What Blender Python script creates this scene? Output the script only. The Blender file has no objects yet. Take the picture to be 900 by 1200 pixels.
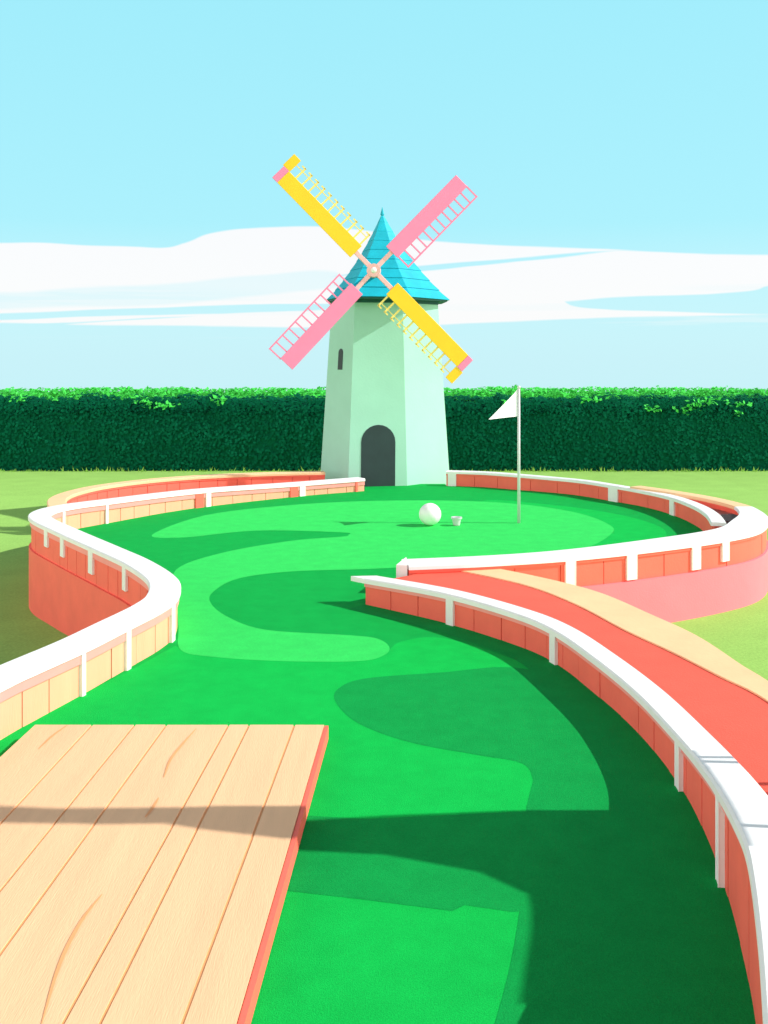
import bpy, bmesh, math, random
from mathutils import Vector, noise

random.seed(7)
scene = bpy.context.scene
COL = scene.collection
F, CX, HY, HC = 1200.0, 450.0, 420.0, 2.5      # lens in photo pixels, vanishing point, eye height above the putting green


def at(px, py, z=0.0):
    """Where a line of sight meets the level z: used to survey positions on the ground."""
    Y = F * (HC - z) / (py - HY)
    return ((px - CX) / F * Y, Y)


# ------------------------------------------------------------------ materials
def lin(r, g, b):
    def f(c):
        c /= 255.0
        return c / 12.92 if c <= 0.04045 else ((c + 0.055) / 1.055) ** 2.4
    return (f(r), f(g), f(b))


def mat(name, rgb, rough=0.6, var=0.05, scale=3.0, bump=0.0, bscale=60.0, stretch=(1, 1, 1), spec=0.3, fine=0.0, fscale=120.0):
    m = bpy.data.materials.new(name)
    m.use_nodes = True
    nt = m.node_tree
    N, L = nt.nodes, nt.links
    b = N['Principled BSDF']
    b.inputs['Roughness'].default_value = rough
    b.inputs['Specular IOR Level'].default_value = spec
    tc = N.new('ShaderNodeTexCoord')
    mp = N.new('ShaderNodeMapping')
    mp.inputs['Scale'].default_value = stretch
    L.new(tc.outputs['Object'], mp.inputs['Vector'])
    n1 = N.new('ShaderNodeTexNoise')
    n1.inputs['Scale'].default_value = scale
    n1.inputs['Detail'].default_value = 6
    n1.inputs['Roughness'].default_value = 0.6
    L.new(mp.outputs['Vector'], n1.inputs['Vector'])
    mr = N.new('ShaderNodeMapRange')
    mr.inputs['From Min'].default_value = 0.3
    mr.inputs['From Max'].default_value = 0.7
    mr.inputs['To Min'].default_value = 1 - var
    mr.inputs['To Max'].default_value = 1 + var
    L.new(n1.outputs['Fac'], mr.inputs['Value'])
    mx = N.new('ShaderNodeMix')
    mx.data_type = 'RGBA'
    mx.blend_type = 'MULTIPLY'
    mx.inputs[0].default_value = 1.0
    mx.inputs[6].default_value = (*rgb, 1)
    L.new(mr.outputs['Result'], mx.inputs[7])
    colour = mx.outputs[2]
    if fine:
        n3 = N.new('ShaderNodeTexNoise')
        n3.inputs['Scale'].default_value = fscale
        n3.inputs['Detail'].default_value = 3
        L.new(mp.outputs['Vector'], n3.inputs['Vector'])
        m3 = N.new('ShaderNodeMapRange')
        m3.inputs['From Min'].default_value = 0.3
        m3.inputs['From Max'].default_value = 0.7
        m3.inputs['To Min'].default_value = 1 - fine
        m3.inputs['To Max'].default_value = 1 + fine
        L.new(n3.outputs['Fac'], m3.inputs['Value'])
        x3 = N.new('ShaderNodeMix')
        x3.data_type = 'RGBA'
        x3.blend_type = 'MULTIPLY'
        x3.inputs[0].default_value = 1.0
        L.new(colour, x3.inputs[6])
        L.new(m3.outputs['Result'], x3.inputs[7])
        colour = x3.outputs[2]
    L.new(colour, b.inputs['Base Color'])
    if bump:
        n2 = N.new('ShaderNodeTexNoise')
        n2.inputs['Scale'].default_value = bscale
        n2.inputs['Detail'].default_value = 4
        L.new(mp.outputs['Vector'], n2.inputs['Vector'])
        bp = N.new('ShaderNodeBump')
        bp.inputs['Strength'].default_value = bump
        bp.inputs['Distance'].default_value = 0.01
        L.new(n2.outputs['Fac'], bp.inputs['Height'])
        L.new(bp.outputs['Normal'], b.inputs['Normal'])
    return m


M = {}
M['turf'] = mat('turf_green', (0.005, 0.40, 0.067), 0.9, 0.07, 5, 0.5, 180, spec=0.05, fine=0.13, fscale=140)
M['turf_mid'] = mat('turf_fairway', (0.006, 0.51, 0.077), 0.9, 0.07, 5, 0.5, 180, spec=0.05, fine=0.13, fscale=140)
M['turf_bright'] = mat('turf_bright', (0.040, 0.67, 0.122), 0.9, 0.06, 5, 0.5, 180, spec=0.05, fine=0.13, fscale=140)
M['turf_deep_and_shade'] = mat('turf_deep_and_shade', (0.005, 0.34, 0.066), 0.9, 0.07, 5, 0.5, 180, spec=0.05, fine=0.13, fscale=140)
M['lawn'] = mat('lawn_grass', (0.31, 0.57, 0.135), 0.95, 0.06, 1.5, 0.4, 60, spec=0.05, fine=0.10, fscale=30)
M['long_grass'] = mat('long_grass', (0.33, 0.58, 0.13), 0.9, 0.2, 3, spec=0.05)
M['hedge'] = mat('hedge_leaves', (0.065, 0.62, 0.085), 0.8, 0.2, 2.0, spec=0.08)
M['hedge_dark'] = mat('dark_hedge_leaves', (0.002, 0.105, 0.050), 0.9, 0.08, 2.0, spec=0.03)
M['white'] = mat('white_paint', (0.86, 0.87, 0.87), 0.5, 0.03, 6, 0.15, 40)
M['coral'] = mat('coral_paint', (0.95, 0.175, 0.125), 0.6, 0.06, 2.5, 0.2, 40, spec=0.15)
M['coral_core'] = mat('coral_groove', (0.62, 0.085, 0.06), 0.7, 0.05, 3)
M['coral_path'] = mat('coral_paving', (0.90, 0.135, 0.092), 0.75, 0.05, 3, 0.3, 90, spec=0.1)
M['pink_plinth'] = mat('pink_render', (0.92, 0.22, 0.27), 0.7, 0.05, 2, 0.25, 50)
M['pink_edge'] = mat('pink_edge', (0.93, 0.33, 0.31), 0.6, 0.05, 4)
M['peach'] = mat('peach_timber', (0.86, 0.42, 0.27), 0.7, 0.05, 3, 0.25, 30, stretch=(3, 3, 0.4), spec=0.2)
M['peach_top'] = mat('peach_top', (0.90, 0.59, 0.33), 0.7, 0.05, 3, 0.2, 30, spec=0.2)
M['peach_groove'] = mat('peach_groove', (0.80, 0.26, 0.16), 0.7, 0.06, 3)
M['deck'] = mat('deck_timber', (0.88, 0.555, 0.32), 0.7, 0.05, 2.2, 0.25, 30, stretch=(6, 0.5, 6), spec=0.2)
M['deck_gap'] = mat('deck_groove', (0.86, 0.40, 0.17), 0.7, 0.1, 3)
M['mint'] = mat('mint_render', (0.35, 0.66, 0.54), 0.75, 0.035, 1.6, 0.2, 25, spec=0.15)
M['teal'] = mat('teal_shingles', (0.006, 0.43, 0.57), 0.55, 0.12, 3, 0.2, 25)
M['teal_dark'] = mat('dark_teal_timber', (0.02, 0.12, 0.12), 0.6, 0.08, 4)
M['dark'] = mat('dark_door', (0.022, 0.046, 0.05), 0.6, 0.1, 4)
M['yellow'] = mat('yellow_paint', (0.99, 0.59, 0.020), 0.5, 0.03, 4)
M['yellow_pale'] = mat('pale_yellow_paint', (0.94, 0.72, 0.20), 0.5, 0.04, 4)
M['pink'] = mat('pink_paint', (0.96, 0.25, 0.46), 0.5, 0.03, 4)
M['pink_pale'] = mat('pale_pink_paint', (0.93, 0.50, 0.52), 0.5, 0.04, 5)
M['metal'] = mat('painted_steel', (0.62, 0.63, 0.66), 0.35, 0.04, 6, spec=0.5)
M['cloth'] = mat('white_cloth', (0.90, 0.92, 0.97), 0.8, 0.03, 5)
M['coral_shaded'] = mat('trough_shade', (0.50, 0.15, 0.12), 0.9, 0.15, 4, 0.4, 40)  # coral darkened in the colour to stand for shade in the trough
M['grate'] = mat('dark_iron', (0.10, 0.07, 0.07), 0.5, 0.1, 8)

b = mat('ball_white', (0.88, 0.88, 0.89), 0.35, 0.01, 4, spec=0.4)
nt = b.node_tree
vo = nt.nodes.new('ShaderNodeTexVoronoi')
vo.inputs['Scale'].default_value = 26
bp = nt.nodes.new('ShaderNodeBump')
bp.inputs['Strength'].default_value = 0.25
bp.inputs['Distance'].default_value = 0.01
nt.links.new(nt.nodes['Texture Coordinate'].outputs['Object'], vo.inputs['Vector'])
nt.links.new(vo.outputs['Distance'], bp.inputs['Height'])
nt.links.new(bp.outputs['Normal'], nt.nodes['Principled BSDF'].inputs['Normal'])
M['ball'] = b


# ------------------------------------------------------------------ object helpers
def obj(name, bm, mats, parent=None, smooth=False):
    bmesh.ops.recalc_face_normals(bm, faces=bm.faces)
    me = bpy.data.meshes.new(name)
    bm.to_mesh(me)
    bm.free()
    for m in (mats if isinstance(mats, (list, tuple)) else [mats]):
        me.materials.append(m)
    if smooth:
        for p in me.polygons:
            p.use_smooth = True
    o = bpy.data.objects.new(name, me)
    COL.objects.link(o)
    if parent:
        o.parent = parent
    return o


def rebase(root):
    """Empties sit at the thing's base while parts are built in world coordinates."""
    v = Vector(root.location)
    def off(o):
        for c in o.children:
            if o is root:
                c.location = Vector(c.location) - v
    off(root)


def empty(name, label, cat, loc=(0, 0, 0), group=None):
    o = bpy.data.objects.new(name, None)
    COL.objects.link(o)
    o.location = loc
    o['label'] = label
    o['category'] = cat
    o.empty_display_size = 0.2
    if group:
        o['group'] = group
    return o


def tag(o, label, cat, group=None):
    o['label'] = label
    o['category'] = cat
    if group:
        o['group'] = group
    return o


def struct(o, kind='structure'):
    o['kind'] = kind
    return o


def box(bm, cx, cy, cz, sx, sy, sz, rot=0.0, bev=0.0):
    r = bmesh.ops.create_cube(bm, size=1.0)
    vs = r['verts']
    c, s = math.cos(rot), math.sin(rot)
    for v in vs:
        x, y, z = v.co.x * sx, v.co.y * sy, v.co.z * sz
        v.co = Vector((cx + x * c - y * s, cy + x * s + y * c, cz + z))
    if bev:
        es = list({e for v in vs for e in v.link_edges})
        bmesh.ops.bevel(bm, geom=es, offset=bev, segments=1, affect='EDGES')


def prism(bm, pts, z0, z1):
    """Closed prism over a plan polygon; z may be a number or a list."""
    n = len(pts)
    za = z0 if isinstance(z0, (list, tuple)) else [z0] * n
    zb = z1 if isinstance(z1, (list, tuple)) else [z1] * n
    lo = [bm.verts.new((p[0], p[1], za[i])) for i, p in enumerate(pts)]
    hi = [bm.verts.new((p[0], p[1], zb[i])) for i, p in enumerate(pts)]
    for i in range(n):
        j = (i + 1) % n
        bm.faces.new((lo[i], lo[j], hi[j], hi[i]))
    f1 = bm.faces.new(hi)
    f2 = bm.faces.new(lo[::-1])
    bmesh.ops.triangulate(bm, faces=[f1, f2])


def sheet(bm, pts, z, mi=0):
    vs = [bm.verts.new((p[0], p[1], z)) for p in pts]
    f = bm.faces.new(vs)
    f.normal_update()
    if f.normal.z < 0:
        f.normal_flip()
    f.material_index = mi
    r = bmesh.ops.triangulate(bm, faces=[f])
    for g in r['faces']:
        g.material_index = mi


def catmull(pts, per=10, closed=False):
    out = []
    n = len(pts)
    rng = range(n) if closed else range(n - 1)
    for i in rng:
        if closed:
            p = [pts[(i + k - 1) % n] for k in range(4)]
        else:
            p = [pts[max(0, i - 1)], pts[i], pts[i + 1], pts[min(n - 1, i + 2)]]
        for k in range(per):
            t = k / per
            out.append(tuple(
                0.5 * (2 * p[1][d] + (p[2][d] - p[0][d]) * t + (2 * p[0][d] - 5 * p[1][d] + 4 * p[2][d] - p[3][d]) * t * t
                       + (3 * p[1][d] - p[0][d] - 3 * p[2][d] + p[3][d]) * t ** 3) for d in range(len(pts[0]))))
    if not closed:
        out.append(tuple(pts[-1]))
    return out


# ------------------------------------------------------------------ camera, sun, sky
cam_d = bpy.data.cameras.new('camera')
cam = bpy.data.objects.new('camera', cam_d)
COL.objects.link(cam)
cam.location = (0, 0, HC)
cam.rotation_euler = (math.radians(90), 0, 0)
cam_d.sensor_fit = 'HORIZONTAL'
cam_d.sensor_width = 36
cam_d.lens = 36 * F / 900
cam_d.shift_y = -(600 - HY) / 900
cam_d.clip_end = 5000
cam_d.clip_start = 0.05
scene.camera = cam

EL, AZ = math.radians(36.5), math.radians(2)     # sun to the right, a little towards the viewer
SUN = Vector((math.cos(EL) * math.cos(AZ), -math.cos(EL) * math.sin(AZ), math.sin(EL)))
sd = bpy.data.lights.new('sun', 'SUN')
sd.energy = 4.7
sd.angle = math.radians(0.5)
sd.color = (1.0, 0.965, 0.90)
so = bpy.data.objects.new('sun', sd)
COL.objects.link(so)
so.location = (30, -4, 30)
so.rotation_euler = SUN.to_track_quat('Z', 'Y').to_euler()

FILL_SKY = (2.35, 2.10, 1.95)  # added glow out of view, brightens the sides facing the viewer
w = bpy.data.worlds.new('World')
scene.world = w
w.use_nodes = True
nt = w.node_tree
N, L = nt.nodes, nt.links
for n in list(N):
    N.remove(n)


def math_node(op, a, b=None, c=None, clamp=False):
    n = N.new('ShaderNodeMath')
    n.operation = op
    n.use_clamp = clamp
    for i, v in enumerate((a, b, c)):
        if v is None:
            continue
        if isinstance(v, (int, float)):
            n.inputs[i].default_value = v
        else:
            L.new(v, n.inputs[i])
    return n.outputs[0]


tc = N.new('ShaderNodeTexCoord')
sx = N.new('ShaderNodeSeparateXYZ')
L.new(tc.outputs['Generated'], sx.inputs[0])
hor = math_node('SQRT', math_node('ADD', math_node('MULTIPLY', sx.outputs[0], sx.outputs[0]), math_node('MULTIPLY', sx.outputs[1], sx.outputs[1])))
elev = math_node('DIVIDE', sx.outputs[2], math_node('MAXIMUM', hor, 0.001))
azim = math_node('ARCTAN2', sx.outputs[0], sx.outputs[1])
# drifting streak noise
cmb = N.new('ShaderNodeCombineXYZ')
L.new(math_node('MULTIPLY', azim, 5.0), cmb.inputs[0])
L.new(math_node('MULTIPLY', elev, 45.0), cmb.inputs[1])
ns = N.new('ShaderNodeTexNoise')
ns.inputs['Scale'].default_value = 1.0
ns.inputs['Detail'].default_value = 5
L.new(cmb.outputs[0], ns.inputs['Vector'])
wob = math_node('MULTIPLY', math_node('SUBTRACT', ns.outputs['Fac'], 0.5), 0.006)
ev = math_node('ADD', elev, wob)
aN = math_node('ADD', math_node('MULTIPLY', azim, 1.0), 0.5)         # azimuth -0.5..0.5 rad -> 0..1


def bearing(px):
    return math.atan((px - CX) / F)


def curve(pts):
    """Height of a cloud edge over the bearing, from (pixel column, pixel row) surveys."""
    n = N.new('ShaderNodeFloatCurve')
    c = n.mapping.curves[0]
    q = [(bearing(px) + 0.5, (HY - py) / F * math.cos(bearing(px)) * 5) for px, py in pts]
    q = [(0.0, q[0][1])] + q + [(1.0, q[-1][1])]
    c.points[0].location = q[0]
    c.points[1].location = q[-1]
    for p in q[1:-1]:
        c.points.new(*p)
    n.mapping.update()
    L.new(aN, n.inputs['Value'])
    return math_node('DIVIDE', n.outputs[0], 5.0)


def between(lo, hi, soft):
    a = math_node('DIVIDE', math_node('SUBTRACT', ev, lo), soft, clamp=True)
    b_ = math_node('DIVIDE', math_node('SUBTRACT', hi, ev), soft, clamp=True)
    return math_node('MULTIPLY', a, b_)


deck = between(curve([(0, 379), (60, 381), (130, 383), (270, 384), (400, 385), (527, 381), (660, 376), (760, 373), (882, 370), (900, 369.5)]),
               curve([(0, 284), (45, 284), (100, 287), (160, 288.5), (190, 290), (215, 284), (258, 270), (340, 265.5), (400, 267), (500, 281), (560, 285), (700, 291), (900, 297)]), 0.0018)
cut1 = between(curve([(560, 320), (640, 345), (660, 353), (667, 358), (704, 363), (775, 366), (882, 369), (900, 369)]), curve([(560, 322), (640, 354), (660, 353), (722, 347), (855, 342), (887, 338), (900, 334)]), 0.0016)
cut2 = between(curve([(360, 325), (430, 322), (500, 318), (650, 303), (742, 293.5), (780, 292), (900, 292)]),
               curve([(360, 326), (430, 316), (500, 310), (600, 302), (660, 296.5), (742, 293), (780, 294), (900, 296)]), 0.0016)
cut3 = between(curve([(0, 365), (67, 362), (178, 359), (311, 347), (387, 340), (420, 334), (900, 334)]),
               curve([(0, 341), (107, 334), (178, 332), (302, 321), (391, 316), (420, 335), (900, 336)]), 0.003)
cut4 = between(curve([(0, 375.5), (120, 371.5), (195, 370), (364, 365), (430, 361), (900, 361)]),
               curve([(0, 366.5), (133, 361), (364, 355.5), (430, 357), (460, 363), (900, 363)]), 0.0014)
cut5 = between(curve([(0, 390), (44, 384), (222, 372), (260, 368), (900, 368)]),
               curve([(0, 379.5), (100, 376.5), (200, 371), (260, 370), (900, 370)]), 0.0014)
cl = math_node('SUBTRACT', deck, cut1, clamp=True)
cl = math_node('SUBTRACT', cl, cut2, clamp=True)
cl = math_node('SUBTRACT', cl, math_node('MULTIPLY', cut3, 0.35), clamp=True)
cl = math_node('SUBTRACT', cl, cut4, clamp=True)
cl = math_node('SUBTRACT', cl, cut5, clamp=True)

cmb3 = N.new('ShaderNodeCombineXYZ')
L.new(math_node('MULTIPLY', azim, 3.2), cmb3.inputs[0])
L.new(math_node('MULTIPLY', elev, 95.0), cmb3.inputs[1])
cmb3.inputs[2].default_value = 4.7
nw = N.new('ShaderNodeTexNoise')
nw.inputs['Scale'].default_value = 1.0
nw.inputs['Detail'].default_value = 4
nw.inputs['Distortion'].default_value = 0.4
L.new(cmb3.outputs[0], nw.inputs['Vector'])
streak = math_node('DIVIDE', math_node('SUBTRACT', nw.outputs['Fac'], 0.54), 0.07, clamp=True)
zone = between(curve([(0, 396), (450, 400), (900, 392)]), curve([(0, 372), (300, 376), (560, 376), (900, 350)]), 0.012)
thin = between(curve([(0, 372), (450, 376), (900, 368)]), curve([(0, 318), (300, 338), (500, 352), (900, 320)]), 0.015)
cl = math_node('SUBTRACT', cl, math_node('MULTIPLY', math_node('MULTIPLY', streak, thin), 0.15), clamp=True)
cl = math_node('MAXIMUM', cl, math_node('MULTIPLY', math_node('MULTIPLY', streak, zone), 0.3))

rmp = N.new('ShaderNodeValToRGB')
cr = rmp.color_ramp
stops = [(0.0, lin(203, 247, 255)), (0.07, lin(194, 246, 255)), (0.13, lin(172, 243, 255)), (0.40, lin(161, 241, 255)), (0.75, (0.11, 0.17, 0.24))]
cr.elements[0].position, cr.elements[0].color = stops[0][0], (*stops[0][1], 1)
cr.elements[1].position, cr.elements[1].color = stops[-1][0], (*stops[-1][1], 1)
for p, c in stops[1:-1]:
    e = cr.elements.new(p)
    e.color = (*c, 1)
L.new(math_node('MAXIMUM', elev, 0.0), rmp.inputs[0])
sky = N.new('ShaderNodeTexSky')
sky.sky_type = 'NISHITA'
sky.sun_disc = False
sky.sun_elevation = EL
sky.sun_rotation = math.atan2(SUN.x, SUN.y)
mixc = N.new('ShaderNodeMix')
mixc.data_type = 'RGBA'
L.new(cl, mixc.inputs[0])
L.new(rmp.outputs[0], mixc.inputs[6])
mixc.inputs[7].default_value = (0.985, 0.99, 1.0, 1)
# added fill light: a bright bank in the unseen sky behind and beside the viewer
cmb2 = N.new('ShaderNodeCombineXYZ')
L.new(math_node('MULTIPLY', azim, 2.5), cmb2.inputs[0])
L.new(math_node('MULTIPLY', elev, 3.5), cmb2.inputs[1])
nb = N.new('ShaderNodeTexNoise')
nb.inputs['Scale'].default_value = 1.3
nb.inputs['Detail'].default_value = 6
L.new(cmb2.outputs[0], nb.inputs['Vector'])
far_az = math_node('DIVIDE', math_node('SUBTRACT', math_node('ABSOLUTE', azim), 0.62), 0.35, clamp=True)
top_el = math_node('ADD', 0.62, math_node('MULTIPLY', math_node('SUBTRACT', nb.outputs['Fac'], 0.5), 0.9))
low_el = math_node('DIVIDE', math_node('SUBTRACT', top_el, elev), 0.10, clamp=True)
fill_bank = math_node('MULTIPLY', far_az, low_el)
mixb = N.new('ShaderNodeMix')
mixb.data_type = 'RGBA'
L.new(fill_bank, mixb.inputs[0])
L.new(mixc.outputs[2], mixb.inputs[6])
mixb.inputs[7].default_value = (FILL_SKY[0], FILL_SKY[1], FILL_SKY[2], 1)
bg = N.new('ShaderNodeBackground')
bg.inputs['Strength'].default_value = 0.93
L.new(mixb.outputs[2], bg.inputs[0])
bg2 = N.new('ShaderNodeBackground')
bg2.inputs['Strength'].default_value = 0.012
L.new(sky.outputs[0], bg2.inputs[0])
ad = N.new('ShaderNodeAddShader')
L.new(bg.outputs[0], ad.inputs[0])
L.new(bg2.outputs[0], ad.inputs[1])
out = N.new('ShaderNodeOutputWorld')
L.new(ad.outputs[0], out.inputs[0])

vs = scene.view_settings
vs.view_transform = 'Standard'
vs.look = 'None'
vs.exposure = 0
vs.gamma = 1
vs.use_curve_mapping = False


# ------------------------------------------------------------------ ground
def sst(a, b_, x):
    t = max(0.0, min(1.0, (x - a) / (b_ - a)))
    return t * t * (3 - 2 * t)


def ground_z(x, y):
    z = -0.60 - 0.27 * sst(-1.0, -5.0, x) * (1 - sst(16, 25, y)) * sst(-30, -12, x)
    r = math.hypot(x, y - 14)
    if r > 24:
        z -= 0.045 * (r - 24) * sst(24, 60, r) + 0.0 * r      # the site is the top of a broad low hill
    return z


bm = bmesh.new()
radii = [0.0] + [0.8 * k for k in range(1, 40)] + [34, 38, 44, 52, 64, 80, 110, 160, 240, 400, 700]
SEG = 96
prev = None
for r in radii:
    if r == 0:
        ring = [bm.verts.new((0, 12, ground_z(0, 12)))]
    else:
        ring = []
        for k in range(SEG):
            a = 2 * math.pi * k / SEG
            x, y = r * math.cos(a), 12 + r * math.sin(a)
            ring.append(bm.verts.new((x, y, ground_z(x, y))))
    if prev is not None:
        if len(prev) == 1:
            for k in range(SEG):
                bm.faces.new((prev[0], ring[k], ring[(k + 1) % SEG]))
        else:
            for k in range(SEG):
                j = (k + 1) % SEG
                bm.faces.new((prev[k], ring[k], ring[j], prev[j]))
    prev = ring
struct(obj('lawn', bm, M['lawn'], smooth=True))

# ------------------------------------------------------------------ wall surveys (inner foot line: x, y, top)
W1 = [(-3.05, 4.2, .40), (-2.83, 5.3, .39), (-2.51, 6.70, .38), (-2.41, 7.06, .375), (-2.23, 7.65, .365), (-2.09, 8.17, .365), (-1.92, 8.80, .37),
      (-1.89, 9.3, .37), (-2.04, 9.95, .37), (-2.46, 10.75, .37), (-3.0, 11.55, .37), (-3.80, 12.7, .37), (-4.46, 13.7, .37),
      (-4.66, 14.35, .36), (-4.53, 14.95, .35), (-4.12, 15.65, .33), (-3.5, 16.65, .30), (-2.85, 17.4, .28), (-1.55, 18.55, .235), (-.37, 19.3, .24)]
W2 = [(-4.66, 15.0, .345), (-4.95, 15.9, .33), (-5.0, 16.8, .31), (-4.78, 17.7, .30), (-4.2, 18.6, .29), (-3.4, 19.3, .28), (-2.3, 19.75, .28), (-1.15, 20.0, .28)]
W3 = [(1.22, 20.1, .29), (1.9, 19.9, .29), (2.43, 19.55, .29), (3.15, 19.05, .28), (3.6, 18.6, .28), (3.95, 18.0, .28), (4.35, 17.3, .27), (4.6, 16.4, .28),
      (4.66, 15.4, .29), (4.58, 14.5, .30), (4.42, 13.75, .30)]
W4 = [(4.42, 17.7, .30), (4.80, 17.1, .30), (5.2, 16.3, .30), (5.42, 15.5, .30), (5.43, 14.9, .30), (5.27, 14.1, .30), (4.80, 13.15, .30), (4.11, 12.51, .30),
      (3.01, 11.84, .30), (2.05, 11.38, .30), (1.1, 11.08, .30), (.26, 10.90, .30)]
W5 = [(-.19, 10.4, .27), (.565, 9.68, .29), (1.12, 8.96, .29), (1.40, 8.40, .285), (1.58, 7.59, .285), (1.70, 6.79, .285), (1.73, 5.94, .31), (1.68, 5.31, .385),
      (1.61, 4.84, .46), (1.515, 4.35, .55), (1.396, 3.85, .64), (1.2, 3.2, .70), (1.0, 2.6, .74)]


class Line:
    """A surveyed curve with arc length; right of the direction of travel is the green."""
    def __init__(s, pts, ds=0.06):
        raw = catmull(pts, 24)
        acc = [0.0]
        for a, b_ in zip(raw, raw[1:]):
            acc.append(acc[-1] + math.hypot(b_[0] - a[0], b_[1] - a[1]))
        s.len = acc[-1]
        n = max(8, int(s.len / ds))
        s.p, s.s = [], []
        j = 0
        for i in range(n + 1):
            t = s.len * i / n
            while j < len(acc) - 2 and acc[j + 1] < t:
                j += 1
            k = (t - acc[j]) / max(1e-9, acc[j + 1] - acc[j])
            s.p.append(tuple(raw[j][d] + (raw[j + 1][d] - raw[j][d]) * k for d in range(3)))
            s.s.append(t)
        s.n = []
        for i in range(n + 1):
            a, b_ = s.p[max(0, i - 1)], s.p[min(n, i + 1)]
            dx, dy = b_[0] - a[0], b_[1] - a[1]
            l = math.hypot(dx, dy) or 1
            s.n.append((dy / l, -dx / l))

    def sample(s, t):
        t = max(0, min(s.len, t))
        f = t / s.len * (len(s.p) - 1)
        i = min(len(s.p) - 2, int(f))
        k = f - i
        p = tuple(s.p[i][d] + (s.p[i + 1][d] - s.p[i][d]) * k for d in range(3))
        n = tuple(s.n[i][d] + (s.n[i + 1][d] - s.n[i][d]) * k for d in range(2))
        return p, n

    def off(s, d):
        return [(p[0] + n[0] * d, p[1] + n[1] * d) for p, n in zip(s.p, s.n)]

    def sweep(s, bm, prof, t0=0.0, t1=None, step=0.06):
        """prof(p, t) -> closed cross-section [(offset to the right, z), ...]"""
        t1 = s.len if t1 is None else t1
        n = max(1, int(math.ceil((t1 - t0) / step)))
        prev = first = None
        for i in range(n + 1):
            t = t0 + (t1 - t0) * i / n
            p, nn = s.sample(t)
            ring = [bm.verts.new((p[0] + nn[0] * o, p[1] + nn[1] * o, z)) for o, z in prof(p, t)]
            if prev:
                m = len(ring)
                for k in range(m):
                    j = (k + 1) % m
                    bm.faces.new((prev[k], prev[j], ring[j], ring[k]))
            else:
                first = ring
            prev = ring
        bm.faces.new(first[::-1])
        bm.faces.new(prev)

    def nearest(s, px, py, off, dz):
        best, bt = 1e9, 0
        for i, p in enumerate(s.p):
            x, y, z = p[0] + s.n[i][0] * off, p[1] + s.n[i][1] * off, p[2] - dz
            d = math.hypot(CX + F * x / y - px, HY + F * (HC - z) / y - py)
            if d < best:
                best, bt = d, s.s[i]
        return bt


CAPT = 0.05


def wall(name, label, pts, inner_mat, outer_mat, inner_core, cap, shift=0.0, thick=0.10, board=0.34, plinth=None, posts=(),
         strip=True, strip_h=.035, cap_range=None, z_in=-0.06):
    """cap = (offset right edge, offset left edge); the line is the foot of the inner board face, offset 0."""
    ln = Line(pts)
    root = empty(name, label, 'wall', (ln.p[0][0], ln.p[0][1], 0))
    # core
    bm = bmesh.new()
    ln.sweep(bm, lambda p, t: [(shift - .018, -.3), (shift - .018, p[2] - CAPT), (shift - thick + .018, p[2] - CAPT), (shift - thick + .018, -.3)], 0.004, ln.len - 0.004)
    obj('frame', bm, inner_core, root)
    rnd = random.Random(len(label))
    for side, m, nm in ((1, inner_mat, 'inner_boards'), (-1, outer_mat, 'outer_boards')):
        bm = bmesh.new()
        t = 0.0
        while t < ln.len - 0.05:
            wd = board * rnd.uniform(.8, 1.25)
            t1 = min(ln.len, t + wd)
            if ln.len - t1 < 0.12:
                t1 = ln.len
            dp = rnd.uniform(-.003, .003)
            if side == 1:
                f = lambda p, tt: [(shift + dp, z_in), (shift + dp, p[2] - CAPT - .002), (shift - .02, p[2] - CAPT - .002), (shift - .02, z_in)]
            else:
                f = lambda p, tt: [(shift - thick - dp, -.06), (shift - thick - dp, p[2] - CAPT - .002), (shift - thick + .02, p[2] - CAPT - .002), (shift - thick + .02, -.06)]
            ln.sweep(bm, f, t + .005, t1 - .005)
            t = t1
        obj(nm, bm, m, root)
    if plinth:
        bm = bmesh.new()
        ln.sweep(bm, lambda p, t: [(shift - .022, -1.3), (shift - .022, -.05), (shift - thick - .03, -.05), (shift - thick - .03, -1.3)])
        obj('plinth', bm, plinth, root)
    if strip:
        bm = bmesh.new()
        for a, c in ((shift + .016, shift + .002), (shift - thick - .002, shift - thick - .016)):
            ln.sweep(bm, lambda p, t: [(a, p[2] - CAPT - strip_h), (a, p[2] - CAPT - .001), (c, p[2] - CAPT - .001), (c, p[2] - CAPT - strip_h)], 0.002, ln.len - .002)
        obj('edge_strip', bm, M['pink_edge'] if strip is True else strip, root)
    for k, (ta, tb, cm) in enumerate(cap_range or [(0, 1, M['white'])]):
        bm = bmesh.new()
        e = 0.012

        def cp(p, t):
            a, c = cap(t / ln.len) if callable(cap) else cap
            z = p[2]
            return [(a, z - CAPT), (a, z - e), (a - e, z), (c + e, z), (c, z - e), (c, z - CAPT)]
        ln.sweep(bm, cp, ta * ln.len, tb * ln.len)
        obj('cap', bm, cm, root)
    for (px, py, side, wd, depth, *rest) in posts:
        o = shift + .012 if side > 0 else shift - thick - .012
        t = ln.nearest(px, py, o, 0.15)
        p, n = ln.sample(t)
        ang = math.atan2(n[1], n[0])
        bm = bmesh.new()
        zt, zb = p[2] - CAPT - .003, (p[2] - depth)
        oc = shift + .012 if side > 0 else shift - thick - .012
        box(bm, p[0] + n[0] * oc, p[1] + n[1] * oc, (zt + zb) / 2, .034 if not rest else .028, wd, zt - zb, ang, .004)
        obj('post' if not rest else 'accent_board', bm, rest[0] if rest else M['white'], root)
    rebase(root)
    return root, ln


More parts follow.
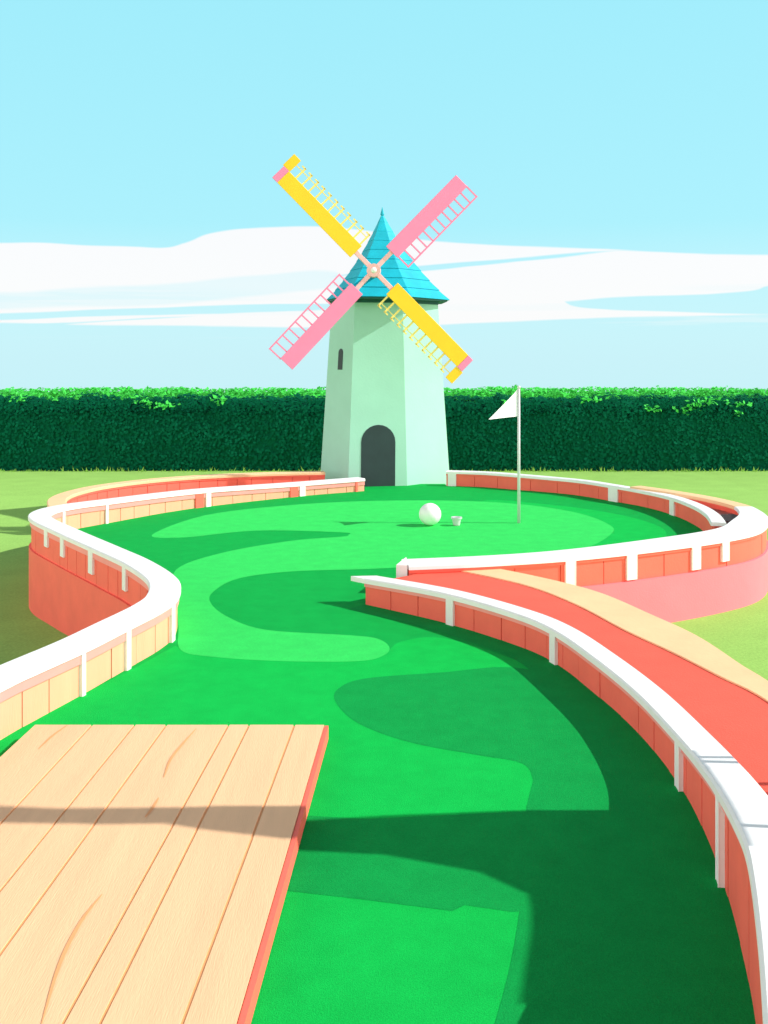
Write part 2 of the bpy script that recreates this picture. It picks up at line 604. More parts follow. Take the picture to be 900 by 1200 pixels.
r1, L1 = wall('timber_wall', 'white capped S-curve timber wall with peach boards along the left of the green', W1, M['peach'], M['coral'], M['peach_groove'],
              (.032, -.26), thick=.22, plinth=M['coral'], strip_h=.075,
              posts=[(212, 735, 1, .10, .40), (155, 762, 1, .07, .40), (100, 790, 1, .05, .40),
                     (244, 585, 1, .10, .40), (353, 576, 1, .12, .40), (126, 598, 1, .05, .40), (73, 598, 1, .06, .4), (234, 586, 1, .17, .40, M['coral']), (343, 577, 1, .17, .40, M['coral']), (418, 568, 1, .05, .40, M['coral']),
                     (54, 632, -1, .13, .26), (71, 644, -1, .13, .28), (106, 659, -1, .14, .31), (149, 673, -1, .11, .30)])
r2, L2 = wall('timber_wall', 'low peach topped outer wall behind the left curve, running to the windmill', W2, M['coral'], M['coral'], M['coral_core'],
              (.03, -.25), thick=.18, plinth=M['coral'], strip=M['coral'], cap_range=[(0, 1, M['peach_top'])])
r3, L3 = wall('timber_wall', 'white capped coral wall curving right from the windmill behind the flag', W3, M['coral'], M['coral'], M['coral_core'],
              (.03, -.17), thick=.12, board=.6, strip=M['coral'],
              posts=[(529, 563, 1, .16, .40), (719, 580, 1, .22, .40), (788, 596, 1, .16, .40)])


def cap4(u):
    k = sst(.25, .45, u)
    return (.24 + .22 * k - .12 * sst(.6, .9, u), -.03)


r4, L4 = wall('timber_wall', 'wide white capped outer wall with pink base sweeping round the right of the green', W4, M['coral'], M['coral'], M['coral_core'],
              cap4, shift=.2, thick=.2, board=.5, plinth=M['pink_plinth'], strip=M['coral'],
              cap_range=[(0, .27, M['peach_top']), (.2702, 1, M['white'])],
              posts=[(666, 672, -1, .13, .36), (742, 664, -1, .15, .33), (814, 654, -1, .15, .32), (850, 648, -1, .14, .28)])
# white end post of the outer wall
p, n = L4.sample(L4.len)
bm = bmesh.new()
prism(bm, [(p[0] - .012, p[1] - .03), (p[0] - .13, p[1] + .0), (p[0] - .02, p[1] + .42), (p[0] + .10 - .11, p[1] + .40)], -.05, .302)
o = obj('end_post', bm, M['white'], r4)
o.location = -Vector(r4.location)
r5, L5 = wall('timber_wall', 'long white capped coral wall along the right of the fairway, tall at the near end', W5, M['coral'], M['coral'], M['coral_core'],
              lambda u: (.03, -.17 - .03 * sst(.3, .9, u)), thick=.14, board=.34, plinth=M['coral'],
              posts=[(526, 718, 1, .09, .45), (649, 757, 1, .09, .45), (801, 886, 1, .08, .5), (841, 965, 1, .075, .8)])

p, n = L5.sample(0)
tip = (p[0] - .15, p[1] + .10)
bm = bmesh.new()
prism(bm, [(p[0] + n[0] * .03, p[1] + n[1] * .03), tip, (p[0] - n[0] * .17, p[1] - n[1] * .17)], p[2] - CAPT, p[2] - .002)
o = obj('cap_end', bm, M['white'], r5)
o.location = -Vector(r5.location)

# trough between the two right-hand walls
bm = bmesh.new()
a = [q for q in L3.off(-.1)][len(L3.p) // 2:]
c = [q for i, q in enumerate(L4.off(.2)) if L4.s[i] < L4.len * .42]
poly = c + a[::-1]
sheet(bm, poly, 0.17)
struct(obj('path', bm, M['coral_shaded']))
bm = bmesh.new()
box(bm, 0, 0, 0, .5, .62, .02)
for k in range(9):
    box(bm, -.22 + k * .055, 0, .02, .02, .6, .02)
g = obj('drain_grate', bm, M['grate'])
g.location = (4.97, 14.75, .182)
g.rotation_euler = (0, 0, .2)
tag(g, 'small dark slatted grate in the shaded trough between the right walls', 'grate')

# ------------------------------------------------------------------ putting green: one sheet with turf of four colours, the deepest also painted as shade
inner1 = L1.off(-.01)
inner3 = L3.off(-.01)
inner4 = [q for i, q in enumerate(L4.off(.22)) if L4.s[i] > L4.len * .47]
inner5 = L5.off(-.01)
outline = inner1[::2] + [(-.37, 20.4), (1.22, 20.4)] + inner3[::2] + inner4[::2] + inner5[::2] + [(.6, 1.8), (-3.2, 1.8)]


def P(pts, per=6):
    q = catmull([(a_, b_) for a_, b_ in pts], per, True)
    return [at(a_, b_) for a_, b_ in q]


bm = bmesh.new()
sheet(bm, outline, 0.0, 0)
MID = [at(x, y) for x, y in [(0, 862), (40, 845), (100, 812), (150, 787), (205, 757)]] + \
      [at(x, y) for x, y in catmull([(205, 757), (250, 769), (330, 774), (420, 774), (450, 767), (470, 752), (520, 748), (600, 772), (660, 800)], 6)]
MID += [q for i, q in enumerate(L5.off(.02)) if q[1] < 7.6][::2] + [(.7, 1.9), (-3.0, 1.9)]
MID = [(-2.83 + .02, 5.3), ] + MID[0:]
MID = MID[:-1] + [(-3.0, 1.9), (-2.98, 4.3)]
sheet(bm, MID, 0.001, 1)
sheet(bm, P([(560, 588), (640, 591), (720, 602), (768, 615), (781, 626), (768, 637), (700, 646), (640, 652), (560, 650), (520, 620)]), 0.001, 1)
bright = [(178, 627), (240, 604), (340, 592), (440, 587), (540, 587), (620, 592), (680, 602), (714, 615), (717, 625), (690, 641), (640, 652), (560, 660), (490, 664), (430, 667),
          (340, 670), (280, 678), (252, 692), (246, 705), (265, 722), (310, 738), (400, 744), (440, 748), (456, 758), (450, 768), (420, 775), (330, 775), (250, 770),
          (212, 762), (209, 735), (207, 700), (206, 668), (260, 648), (340, 634), (400, 629), (408, 627), (400, 624), (300, 622), (215, 630)]
sheet(bm, P(bright), 0.002, 2)
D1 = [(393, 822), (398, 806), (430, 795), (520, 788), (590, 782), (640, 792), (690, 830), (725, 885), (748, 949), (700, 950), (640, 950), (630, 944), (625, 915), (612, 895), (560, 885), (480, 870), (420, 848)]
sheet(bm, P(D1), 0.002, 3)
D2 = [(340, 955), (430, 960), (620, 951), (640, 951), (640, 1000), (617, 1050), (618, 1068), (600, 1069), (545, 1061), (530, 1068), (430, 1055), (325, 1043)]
sheet(bm, [at(*q) for q in D2], 0.002, 3)  # deep turf patch, stretched under the shadow tongue to paint it darker
shade_band_a, shade_band_b = [], []
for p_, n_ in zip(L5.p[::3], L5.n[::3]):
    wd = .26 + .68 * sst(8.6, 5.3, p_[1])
    shade_band_a.append((p_[0] - n_[0] * .01, p_[1] - n_[1] * .01))
    shade_band_b.append((p_[0] + n_[0] * wd, p_[1] + n_[1] * wd))
sheet(bm, shade_band_a + shade_band_b[::-1], 0.0022, 3)  # painted shade: darker band deepening the shadow along the right wall
struct(obj('putting_green', bm, [M['turf'], M['turf_mid'], M['turf_bright'], M['turf_deep_and_shade']]))

# ------------------------------------------------------------------ coral path with peach kerb beside the right wall
pz = .205
kz = pz + .012
coral_edge = catmull([at(510, 665, pz)] + [at(x_, y_, kz) for x_, y_ in [(558, 672), (622, 687), (678, 709), (733, 738), (789, 764), (844, 792), (900, 821)]]
                     + [(2.62, 5.6), (2.6, 4.4), (2.4, 3.0), (2.2, 2.2)], 8)
peach_edge = catmull([at(545, 662, pz)] + [at(x_, y_, kz) for x_, y_ in [(583, 666), (650, 680), (705, 695), (761, 719), (817, 745), (872, 781), (900, 798)]]
                     + [(2.86, 5.6), (2.84, 4.4), (2.66, 3.0), (2.5, 2.2)], 8)


def even(pts, n=90):
    acc = [0.0]
    for a_, b_ in zip(pts, pts[1:]):
        acc.append(acc[-1] + math.hypot(b_[0] - a_[0], b_[1] - a_[1]))
    res, j_ = [], 0
    for i_ in range(n + 1):
        t = acc[-1] * i_ / n
        while j_ < len(acc) - 2 and acc[j_ + 1] < t:
            j_ += 1
        k_ = (t - acc[j_]) / max(1e-9, acc[j_ + 1] - acc[j_])
        res.append(tuple(pts[j_][d] + (pts[j_ + 1][d] - pts[j_][d]) * k_ for d in range(2)))
    return res


def ribbon(bm, left, right, z0, z1):
    """Solid strip between two plan curves."""
    l_, r_ = even(left), even(right)
    prev = None
    for p_, q_ in zip(l_, r_):
        ring = [bm.verts.new((p_[0], p_[1], z0)), bm.verts.new((p_[0], p_[1], z1)), bm.verts.new((q_[0], q_[1], z1)), bm.verts.new((q_[0], q_[1], z0))]
        if prev:
            for k in range(4):
                j = (k + 1) % 4
                bm.faces.new((prev[k], prev[j], ring[j], ring[k]))
        else:
            bm.faces.new(ring[::-1])
        prev = ring
    bm.faces.new(prev)


inner = L5.off(-.13)
bm = bmesh.new()
ribbon(bm, inner, [(.30, 10.86)] + coral_edge, -1.0, pz)
struct(obj('path', bm, M['coral_path']))
bm = bmesh.new()
ribbon(bm, coral_edge, peach_edge, -1.0, kz)
struct(obj('kerb', bm, M['peach_top']))

# ------------------------------------------------------------------ tee deck
deck_root = empty('tee_deck', 'peach planked wooden tee deck lying on the turf at the lower left', 'deck', (-1.3, 4.5, 0))
DZ = .10
ex = [(q - CX) / F * 6.71 for q in (40, 108, 158, 195, 268, 292, 345, 381)]
bm = bmesh.new()
far, near, sl = 6.71, 2.0, .047


def dx(x, y):
    return x + (y - far) * sl


for i in range(7):
    a, c = ex[i] + .007, ex[i + 1] - .007
    zz = DZ + random.uniform(-.001, .001)
    pts = [(dx(a, near), near), (dx(c, near), near), (dx(c, far), far), (dx(a, far), far)]
    prism(bm, pts, .045, zz)
obj('boards', bm, M['deck'], deck_root)
bm = bmesh.new()
prism(bm, [(dx(ex[0], near) + .01, near + .01), (dx(ex[7], near) - .01, near + .01), (dx(ex[7], far) - .01, far - .01), (dx(ex[0], far) + .01, far - .01)], .008, DZ - .005)
obj('joists', bm, M['deck_gap'], deck_root)
bm = bmesh.new()
prism(bm, [(dx(ex[7], near) - .003, near), (dx(ex[7], near) + .022, near), (dx(ex[7], far) + .022, far), (dx(ex[7], far) - .003, far)], .008, DZ - .006)
obj('edge_board', bm, M['coral'], deck_root)
for pl in ([(79, 850), (62, 862), (45, 878)], [(230, 854), (214, 872), (200, 890), (192, 911)], [(186, 935), (178, 948), (170, 958)],
           [(120, 1048), (95, 1080), (70, 1130), (49, 1200)]):
    bm = bmesh.new()
    q = catmull([at(x_, y_, DZ) for x_, y_ in pl], 6)
    n_ = len(q)
    lft, rgt = [], []
    for k, (x_, y_) in enumerate(q):
        wv = .007 * math.sin(math.pi * min(1, (k + .6) / n_)) + .0015
        lft.append((x_ - wv, y_))
        rgt.append((x_ + wv, y_))
    vs_l = [bm.verts.new((x_, y_, DZ + .002)) for x_, y_ in lft]
    vs_r = [bm.verts.new((x_, y_, DZ + .002)) for x_, y_ in rgt]
    for k in range(n_ - 1):
        bm.faces.new((vs_l[k], vs_r[k], vs_r[k + 1], vs_l[k + 1]))
    obj('crack', bm, M['deck_gap'], deck_root)
rebase(deck_root)

# ------------------------------------------------------------------ windmill
wm = empty('windmill', 'mint green toy windmill with teal roof and pink and yellow sails behind the green', 'windmill', (0, 21.1, 0))
C = Vector((0, 21.1))
base = [(-1.30, 20.8), (-.70, 19.9), (.455, 20.12), (1.35, 21.0), (1.22, 21.9), (.55, 22.5), (-.6, 22.4), (-1.25, 21.7)]
ZB, ZT, SC = -.7, 3.70, .815
bm = bmesh.new()
lo = [bm.verts.new((x, y, 0)) for x, y in base]
hi = [bm.verts.new((x * SC, C.y + (y - C.y) * SC, ZT)) for x, y in base]
lo2 = [bm.verts.new((x, y, ZB)) for x, y in base]
for i in range(8):
    j = (i + 1) % 8
    bm.faces.new((lo[i], lo[j], hi[j], hi[i]))
    bm.faces.new((lo2[i], lo2[j], lo[j], lo[i]))
bm.faces.new(hi)
bm.faces.new(lo2[::-1])
obj('tower', bm, M['mint'], wm)


def face_frame(i):
    """Origin at the foot of tower face i, with along, up and outward axes."""
    j = i + 1
    a, b_ = Vector((*base[i], 0)), Vector((*base[j], 0))
    at_ = Vector((base[i][0] * SC, C.y + (base[i][1] - C.y) * SC, ZT))
    bt_ = Vector((base[j][0] * SC, C.y + (base[j][1] - C.y) * SC, ZT))
    o_ = (a + b_) / 2
    u = (b_ - a).normalized()
    v = ((at_ + bt_) / 2 - o_).normalized()
    n_ = u.cross(v).normalized()
    return o_, u, v, n_


def arch_panel(fr, cx, z0, wd, ht, proud, deep, name, mt, parent):
    o_, u, v, n_ = fr
    pts = [(cx - wd / 2, z0), (cx + wd / 2, z0)]
    for k in range(13):
        a = math.pi * k / 12
        pts.append((cx + wd / 2 * math.cos(a), z0 + ht - wd / 2 + wd / 2 * math.sin(a)))
    bm = bmesh.new()
    f_ = [bm.verts.new(o_ + u * x + v * y + n_ * proud) for x, y in pts]
    g_ = [bm.verts.new(o_ + u * x + v * y - n_ * deep) for x, y in pts]
    for k in range(len(pts)):
        j = (k + 1) % len(pts)
        bm.faces.new((g_[k], g_[j], f_[j], f_[k]))
    bm.faces.new(f_)
    bm.faces.new(g_[::-1])
    return obj(name, bm, mt, parent)


fr = face_frame(1)
d_ = arch_panel(fr, 0.005, .0, .68, 1.20, .008, .2, 'door', M['dark'], wm)
fr = face_frame(0)
arch_panel(fr, .02, 2.28, .17, .42, .008, .1, 'window', M['dark'], wm)

# frieze under the eaves
bm = bmesh.new()
s2 = SC + .012
prism(bm, [(x * s2, C.y + (y - C.y) * s2) for x, y in base], 3.60, 3.712)
obj('frieze', bm, M['teal_dark'], wm)

# shingled roof: overlapping courses on a flared eight-sided pyramid
eave = [(-1.14, 20.85), (-.70, 19.72), (.52, 19.92), (1.32, 21.0), (1.25, 22.0), (.55, 22.65), (-.6, 22.6), (-1.2, 21.8)]
AP = Vector((-.035, 21.1))
ZE, ZA = 3.70, 5.50


def rs(t):
    return .72 * t ** 1.0 + .28 * t ** 2.6


def roof_ring(bm, t, grow, z):
    return [bm.verts.new((AP.x + (x - AP.x) * (rs(t)) * (1 + grow), AP.y + (y - AP.y) * (rs(t)) * (1 + grow), z)) for x, y in eave]


NC = 9
bm = bmesh.new()
for c_ in range(NC):
    t0, t1 = c_ / NC, (c_ + 1) / NC
    t0 = max(t0 - .02, 0.012)
    z0, z1 = ZA - (ZA - ZE) * t0, ZA - (ZA - ZE) * t1
    a = roof_ring(bm, t0, .0, z0)
    g_ = .048 * (.4 + .6 / (1 + 4 * t1))
    tm = (t0 + t1) / 2
    m_ = roof_ring(bm, tm, g_ * .5, ZA - (ZA - ZE) * tm)
    b_ = roof_ring(bm, t1, g_, z1)
    e_ = roof_ring(bm, t1, -.01, z1 - .004)
    for i in range(8):
        j = (i + 1) % 8
        bm.faces.new((a[i], a[j], m_[j], m_[i]))
        bm.faces.new((m_[i], m_[j], b_[j], b_[i]))
        bm.faces.new((b_[i], b_[j], e_[j], e_[i]))
roof = obj('roof', bm, M['teal'], wm)
bm = bmesh.new()
ring = [bm.verts.new((AP.x + (x - AP.x) * .985, AP.y + (y - AP.y) * .985, ZE - .006)) for x, y in eave]
ring2 = [bm.verts.new((AP.x + (x - AP.x) * .985, AP.y + (y - AP.y) * .985, ZE - .035)) for x, y in eave]
for i in range(8):
    j = (i + 1) % 8
    bm.faces.new((ring[i], ring[j], ring2[j], ring2[i]))
bm.faces.new(ring)
bm.faces.new(ring2[::-1])
obj('soffit', bm, M['teal_dark'], roof)
bm = bmesh.new()
bmesh.ops.create_cone(bm, cap_ends=True, segments=10, radius1=.045, radius2=.004, depth=.16)
for v in bm.verts:
    v.co += Vector((AP.x, AP.y, ZA + .035))
obj('finial', bm, M['teal'], roof)

# hub and sails
HB = Vector((-.193, 19.28, 4.157))
PXM = 19.28 / F


def cyl(bm, p0, p1, r0, r1=None, seg=16):
    p0, p1 = Vector(p0), Vector(p1)
    d = p1 - p0
    r = bmesh.ops.create_cone(bm, cap_ends=True, segments=seg, radius1=r0, radius2=r0 if r1 is None else r1, depth=d.length)
    q = d.to_track_quat('Z', 'Y')
    for v in r['verts']:
        v.co = q @ v.co + (p0 + p1) / 2


bm = bmesh.new()
cyl(bm, HB + Vector((0, 1.3, 0)), HB + Vector((0, .04, 0)), .07)
obj('shaft', bm, M['teal_dark'], wm)
bm = bmesh.new()
cyl(bm, HB + Vector((0, .06, 0)), HB + Vector((0, -.06, 0)), .135, .125, 28)
hub = obj('hub', bm, M['pink_pale'], wm, smooth=False)
bm = bmesh.new()
bmesh.ops.create_uvsphere(bm, u_segments=18, v_segments=10, radius=.055)
for v in bm.verts:
    v.co = Vector((v.co.x, v.co.y * .7, v.co.z)) + HB + Vector((0, -.06, 0))
obj('hub_cap', bm, M['white'], hub, smooth=True)


def sail(colour):
    """Built pointing up from the hub: board on the stock, lattice on its clockwise side."""
    px = PXM
    bm = bmesh.new()
    box(bm, 0, 0, 74 * px, .085, .05, 140 * px, 0, .006)
    s_ = obj('sail', bm, M['pink_pale'])
    mm = M['pink'] if colour == 'pink' else M['yellow']
    mp_ = M['pink'] if colour == 'pink' else M['yellow_pale']
    bm = bmesh.new()
    box(bm, 0, -.045, 90 * px, 19 * px, .03, 120 * px, 0, .005)
    obj('board', bm, mm, s_)
    bm = bmesh.new()
    if colour == 'pink':
        n_ = 12
        for k in range(n_):
            z = (32 + k * (118 / (n_ - 1))) * px
            box(bm, 17.5 * px, -.02, z, 18 * px, .022, .028)
        box(bm, 26 * px, -.022, 91 * px, .03, .028, 120 * px)
    else:
        n_ = 11
        for k in range(n_):
            z = (33 + k * 10.6) * px
            box(bm, 17 * px, -.02, z, 18 * px, .022, .036)
            box(bm, 25.4 * px, -.02, z + .03, .026, .022, .10)
        box(bm, 21 * px, -.015, 91 * px, .016, .018, 116 * px)
    obj('lattice', bm, mp_, s_)
    if colour != 'pink':
        bm = bmesh.new()
        box(bm, 0, -.044, 154.2 * px, 19 * px, .032, 8 * px, 0, .004)
        obj('tip', bm, M['pink'], s_)
        bm = bmesh.new()
        box(bm, 19 * px, -.036, 154.5 * px, 18.4 * px, .03, 11 * px, 0, .004)
        obj('tip', bm, M['yellow'], s_)
    return s_


def copy_tree(o, parent):
    c_ = o.copy()
    COL.objects.link(c_)
    c_.parent = parent
    for ch in o.children:
        copy_tree(ch, c_)
    return c_


pk = sail('pink')
yl = sail('yellow')
pk.parent = yl.parent = wm
pk2 = copy_tree(pk, wm)
yl2 = copy_tree(yl, wm)
for o, a in ((pk, 44.3), (pk2, 223.0), (yl, -45), (yl2, 135)):
    o.location = HB
    o.rotation_euler = (0, math.radians(a), math.radians(9))      # the cap is turned a little to the right
rebase(wm)
for o, lb in ((pk, 'pink slatted sail'), (pk2, 'pink slatted sail'), (yl, 'yellow sail with pink tip'), (yl2, 'yellow sail with pink tip')):
    o['label'] = lb

# ------------------------------------------------------------------ flagstick, ball, cup
fx, fy = at(608, 613)
fl = empty('flagstick', 'tall grey flagstick with white pennant standing in the green', 'flag', (fx, fy, 0))
bm = bmesh.new()
cyl(bm, (0, 0, -.02), (0, 0, 2.05), .024, .02, 14)
obj('pole', bm, M['metal'], fl, smooth=True)
bm = bmesh.new()
cols, prevr = 10, None
for k in range(cols + 1):
    u = k / cols
    x = -.022 - u * .465
    top, bot = 2.03 - (2.03 - 1.595) * (u ** .92), 1.62 - .03 * u
    if k == cols:
        bot = top - .004
    y = -.27 * u + .03 * math.sin(u * 5.0) * u
    ring = [bm.verts.new((x, y - .004, bot)), bm.verts.new((x, y - .004, top)), bm.verts.new((x, y + .004, top)), bm.verts.new((x, y + .004, bot))]
    if prevr:
        for q in range(4):
            r_ = (q + 1) % 4
            bm.faces.new((prevr[q], prevr[r_], ring[r_], ring[q]))
    else:
        bm.faces.new(ring[::-1])
    prevr = ring
bm.faces.new(prevr)
obj('pennant', bm, M['cloth'], fl)
bm = bmesh.new()
bmesh.ops.create_uvsphere(bm, u_segments=14, v_segments=8, radius=.028)
for v in bm.verts:
    v.co.z += 2.06
obj('knob', bm, M['metal'], fl, smooth=True)

bx, by = at(504, 616)
bm = bmesh.new()
bmesh.ops.create_uvsphere(bm, u_segments=48, v_segments=28, radius=.166)
o = obj('golf_ball', bm, M['ball'], smooth=True)
o.location = (bx, by, .166 + .005)
tag(o, 'large white golf ball resting on the green beside the small cup', 'ball')

cx_, cy_ = at(535, 616)
bm = bmesh.new()
prof = [(.0, .004), (.050, .004), (.068, .10), (.082, .10), (.084, .125), (.066, .125), (.048, .02), (.0, .02)]
prevr = None
for (r_, z) in prof:
    ring = [bm.verts.new((r_ * math.cos(2 * math.pi * k / 24), r_ * math.sin(2 * math.pi * k / 24), z)) for k in range(24)] if r_ else [bm.verts.new((0, 0, z))]
    if prevr:
        for k in range(24):
            j = (k + 1) % 24
            if len(prevr) == 1:
                bm.faces.new((prevr[0], ring[k], ring[j]))
            elif len(ring) == 1:
                bm.faces.new((prevr[k], prevr[j], ring[0]))
            else:
                bm.faces.new((prevr[k], prevr[j], ring[j], ring[k]))
    prevr = ring
o = obj('cup', bm, M['metal'])
o.location = (cx_, cy_, .004)
tag(o, 'small pale tapered cup standing on the green between ball and flagstick', 'cup')

# ------------------------------------------------------------------ hedge
def hedge_mesh(x0, x1, y0, depth, zb, zt, dens, size, seed, rag=.05, scat=.4, shoots=()):
    rnd = random.Random(seed)
    verts, faces = [], []

    def top_at(x, v):
        h = zt - .10 + .10 * noise.noise((x * .7, v * 2, seed)) + rag * noise.noise((x * 2.6, v * 3, seed + 9)) + rag * .8 * noise.noise((x * 7.0, v * 3, seed + 2))
        return h - .34 * (1 - min(1, v / .30)) ** 1.6 - .25 * max(0, v - .8) ** 1.2

    def front_at(x, z):
        return y0 + .10 * noise.noise((x * 1.3, z * 1.5, seed + 4)) + .06 * noise.noise((x * 3.7, z * 3.7, seed + 5))
    # core
    nx = int((x1 - x0) / .25)
    prof = 9
    for i in range(nx + 1):
        x = x0 + (x1 - x0) * i / nx
        row = [(front_at(x, zb) + .12, zb - .1), (front_at(x, zb + .6) + .10, zb + .7), (front_at(x, zt - .7) + .10, zt - .75), (y0 + .16, top_at(x, .03) - .10)]
        for v in (.15, .4, .7, .97):
            row.append((y0 + depth * v, top_at(x, v) - .08))
        row.append((y0 + depth, zb - .1))
        for yy, zz in row:
            verts.append((x, yy, zz))
    for i in range(nx):
        for k in range(prof - 1):
            a = i * prof + k
            faces.append((a, a + prof, a + prof + 1, a + 1))

    def leaf(p, nrm, s):
        d = Vector((rnd.gauss(0, 1), rnd.gauss(0, 1), rnd.gauss(0, 1))) * scat + Vector(nrm)
        d.normalize()
        u = d.cross(Vector((rnd.gauss(0, 1), rnd.gauss(0, 1), rnd.gauss(0, 1)))).normalized()
        v = d.cross(u)
        i0 = len(verts)
        pv = Vector(p)
        for a, c_ in ((-.5, 0), (0, -.32), (.5, 0), (0, .32)):
            verts.append(tuple(pv + u * a * s + v * c_ * s))
        faces.append((i0, i0 + 1, i0 + 2, i0 + 3))
    W = x1 - x0
    for _ in range(int(W * (zt - zb) * dens)):
        x, z = rnd.uniform(x0, x1), rnd.uniform(zb - .05, zt - .1)
        leaf((x, front_at(x, z) + rnd.uniform(-.03, .08), z), (0, -1, .25), size * rnd.uniform(.6, 1.2))
    for _ in range(int(W * depth * dens * 1.1)):
        x, v = rnd.uniform(x0, x1), rnd.random() ** 1.3
        leaf((x, y0 + depth * v, top_at(x, v) + rnd.uniform(-.06, .03)), (0, -.25, 1), size * rnd.uniform(.6, 1.2))
    for (sx_, sz_, sw_, sh_, n_) in shoots:                    # shoots pushing out through the darker hedge in front
        for _ in range(n_):
            leaf((sx_ + rnd.gauss(0, sw_), HYY - .10 - rnd.random() * .12, sz_ + rnd.gauss(0, sh_)), (0, -.4, .8), size * rnd.uniform(.7, 1.3))
    return verts, faces


HYY = 28.2


def hedge_obj(name, args, label, mt):
    v, f = hedge_mesh(*args)
    me = bpy.data.meshes.new(name)
    me.from_pydata(v, [], f)
    me.materials.append(mt)
    me.update()
    o = bpy.data.objects.new(name, me)
    COL.objects.link(o)
    tag(o, label, 'hedge')
    return o


HYY = 28.2
SHOOTS = [((px_ - CX) / F * HYY, HC - (py_ - HY) / F * HYY, w_, h_, n_) for px_, py_, w_, h_, n_ in
          [(25, 466, .14, .06, 24), (62, 464, .10, .06, 16), (92, 463, .1, .04, 12), (148, 463, .22, .05, 34), (172, 471, .2, .07, 34), (200, 475, .2, .05, 24), (258, 468, .14, .06, 22),
           (764, 479, .16, .05, 22), (800, 480, .14, .05, 18), (828, 470, .25, .06, 40), (812, 474, .12, .04, 16), (868, 474, .2, .04, 20), (864, 484, .08, .04, 10), (690, 468, .2, .04, 20), (600, 470, .2, .04, 16)]]
hedge_obj('hedge', (-20, 20, HYY, 1.5, -.62, 1.47, 300, .12, 3, .13, .13), 'long dark green clipped hedge right across the back of the lawn', M['hedge_dark'])
hedge_obj('hedge', (-20, 20, HYY + 1.9, 1.3, -.62, 1.66, 200, .13, 8, .05, .35, SHOOTS), 'bright green hedge whose top shows above the dark hedge', M['hedge'])
# ragged long grass along the foot of the hedge
rnd = random.Random(5)
bm = bmesh.new()
for _ in range(900):
    x = rnd.uniform(-18, 18)
    big = noise.noise((x * .8, 3.3, 0)) > .12
    h = rnd.uniform(.05, .11) * (1.7 if big and rnd.random() < .5 else 1)
    y = HYY - rnd.uniform(.05, .3)
    l = rnd.uniform(-.09, .09)
    wv = rnd.uniform(.015, .03)
    z = ground_z(x, y) - .02
    bm.faces.new([bm.verts.new((x - wv, y, z)), bm.verts.new((x + wv, y, z)), bm.verts.new((x + l, y - .03, z + h))])
struct(obj('long_grass', bm, M['long_grass']), 'stuff')

# ------------------------------------------------------------------ unseen shade casters added right of the path to shade fairway and deck
def toward_sun(x, y, X):
    """The point over plan column X on the sun ray that lands at (x, y) on the turf."""
    t = (X - x) / SUN.x
    return Vector((X, y + SUN.y * t, SUN.z * t))


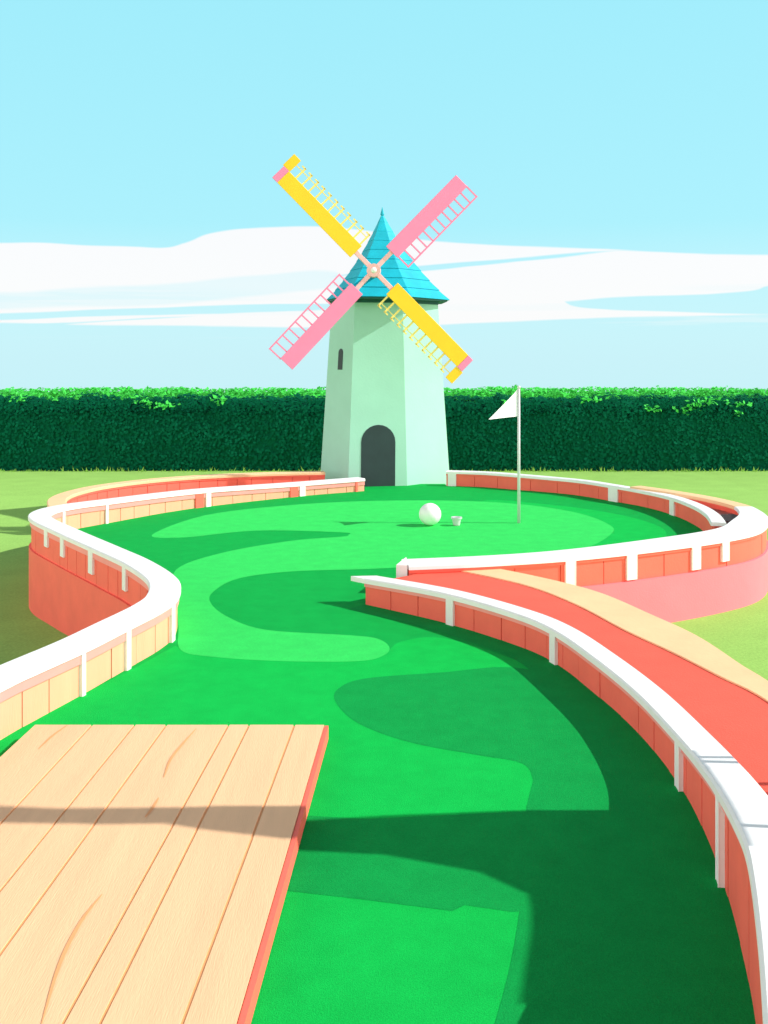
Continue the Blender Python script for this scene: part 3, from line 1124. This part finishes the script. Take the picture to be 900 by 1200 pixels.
XS = 3.5
sb = empty('shade_board', 'long horizontal white fascia board on two posts beyond the path', 'board', (XS, 4.5, -.6))  # added out of view, outline follows the wanted shadow
cot = math.cos(EL) / math.sin(EL)
lo_, hi_ = [], []
for p_, n_ in list(zip(L5.p, L5.n)):
    xe, ye, ze = p_[0] + n_[0] * .03, p_[1] + n_[1] * .03, p_[2]
    xs_, yl = xe - ze * cot * math.cos(AZ), ye + ze * cot * math.sin(AZ)     # where the wall's own shadow ends
    if not 3.4 < yl < 5.68:
        continue
    xt = .70 - .035 * sst(5.5, 4.8, yl) - .17 * sst(4.75, 3.7, yl)
    if xs_ > xt + .01:
        lo_.append(toward_sun(xs_ - .01, yl, XS))
        hi_.append(toward_sun(xt, yl, XS))
p_far, p_near = hi_[0], hi_[-1]
bm = bmesh.new()
prevr = None
for q1, q2 in zip(lo_, hi_):
    ring = [bm.verts.new(q1), bm.verts.new(q2), bm.verts.new(q2 + Vector((.04, 0, 0))), bm.verts.new(q1 + Vector((.04, 0, 0)))]
    if prevr:
        for k in range(4):
            j = (k + 1) % 4
            bm.faces.new((prevr[k], prevr[j], ring[j], ring[k]))
    else:
        bm.faces.new(ring[::-1])
    prevr = ring
bm.faces.new(prevr)
obj('shade_panel', bm, M['white'], sb)
for kk in (int(.15 * len(lo_)), int(.8 * len(lo_))):
    bm = bmesh.new()
    cyl(bm, (XS + .068, lo_[kk].y, -.7), (XS + .068, lo_[kk].y, hi_[kk].z - .03), .026)
    obj('post', bm, M['metal'], sb)
rebase(sb)
bn = empty('banner', 'tall narrow coral banner on a leaning steel pole beyond the path', 'banner', (XS, 5.2, -.6))  # added shade caster, cut to the outline of its shadow
shade = [((1.22, 5.66), (1.14, 5.28)), ((.90, 5.66), (.86, 4.85)), ((.68, 5.66), (.66, 4.78)), ((.46, 5.64), (.46, 4.98)), ((.0, 5.60), (.0, 5.155)), ((-.47, 5.53), (-.47, 5.20)), ((-.62, 5.50), (-.62, 5.12)),
         ((-1.05, 5.50), (-1.05, 5.22)), ((-1.27, 5.46), (-1.27, 5.29)), ((-1.6, 5.44), (-1.6, 5.28)), ((-2.2, 5.50), (-2.2, 5.30)), ((-3.0, 5.5), (-3.0, 5.3))]
bm = bmesh.new()
prevr = None
for (s1, s2_) in shade:
    q1, q2 = toward_sun(*s1, XS + .1), toward_sun(*s2_, XS + .1)
    ring = [bm.verts.new(q1), bm.verts.new(q2), bm.verts.new(q2 + Vector((.012, 0, 0))), bm.verts.new(q1 + Vector((.012, 0, 0)))]
    if prevr:
        for k in range(4):
            j = (k + 1) % 4
            bm.faces.new((prevr[k], prevr[j], ring[j], ring[k]))
    else:
        bm.faces.new(ring[::-1])
    prevr = ring
bm.faces.new(prevr)
obj('cloth', bm, M['coral'], bn)  # added shade caster, out of view
q0, q1 = toward_sun(1.22, 5.52, XS + .13), toward_sun(-3.0, 5.42, XS + .13)
dd = (q1 - q0) / (q1.z - q0.z)
bm = bmesh.new()
cyl(bm, q0 - dd * (q0.z + .7), q1 + dd * .1, .022)
obj('pole', bm, M['metal'], bn)
rebase(bn)
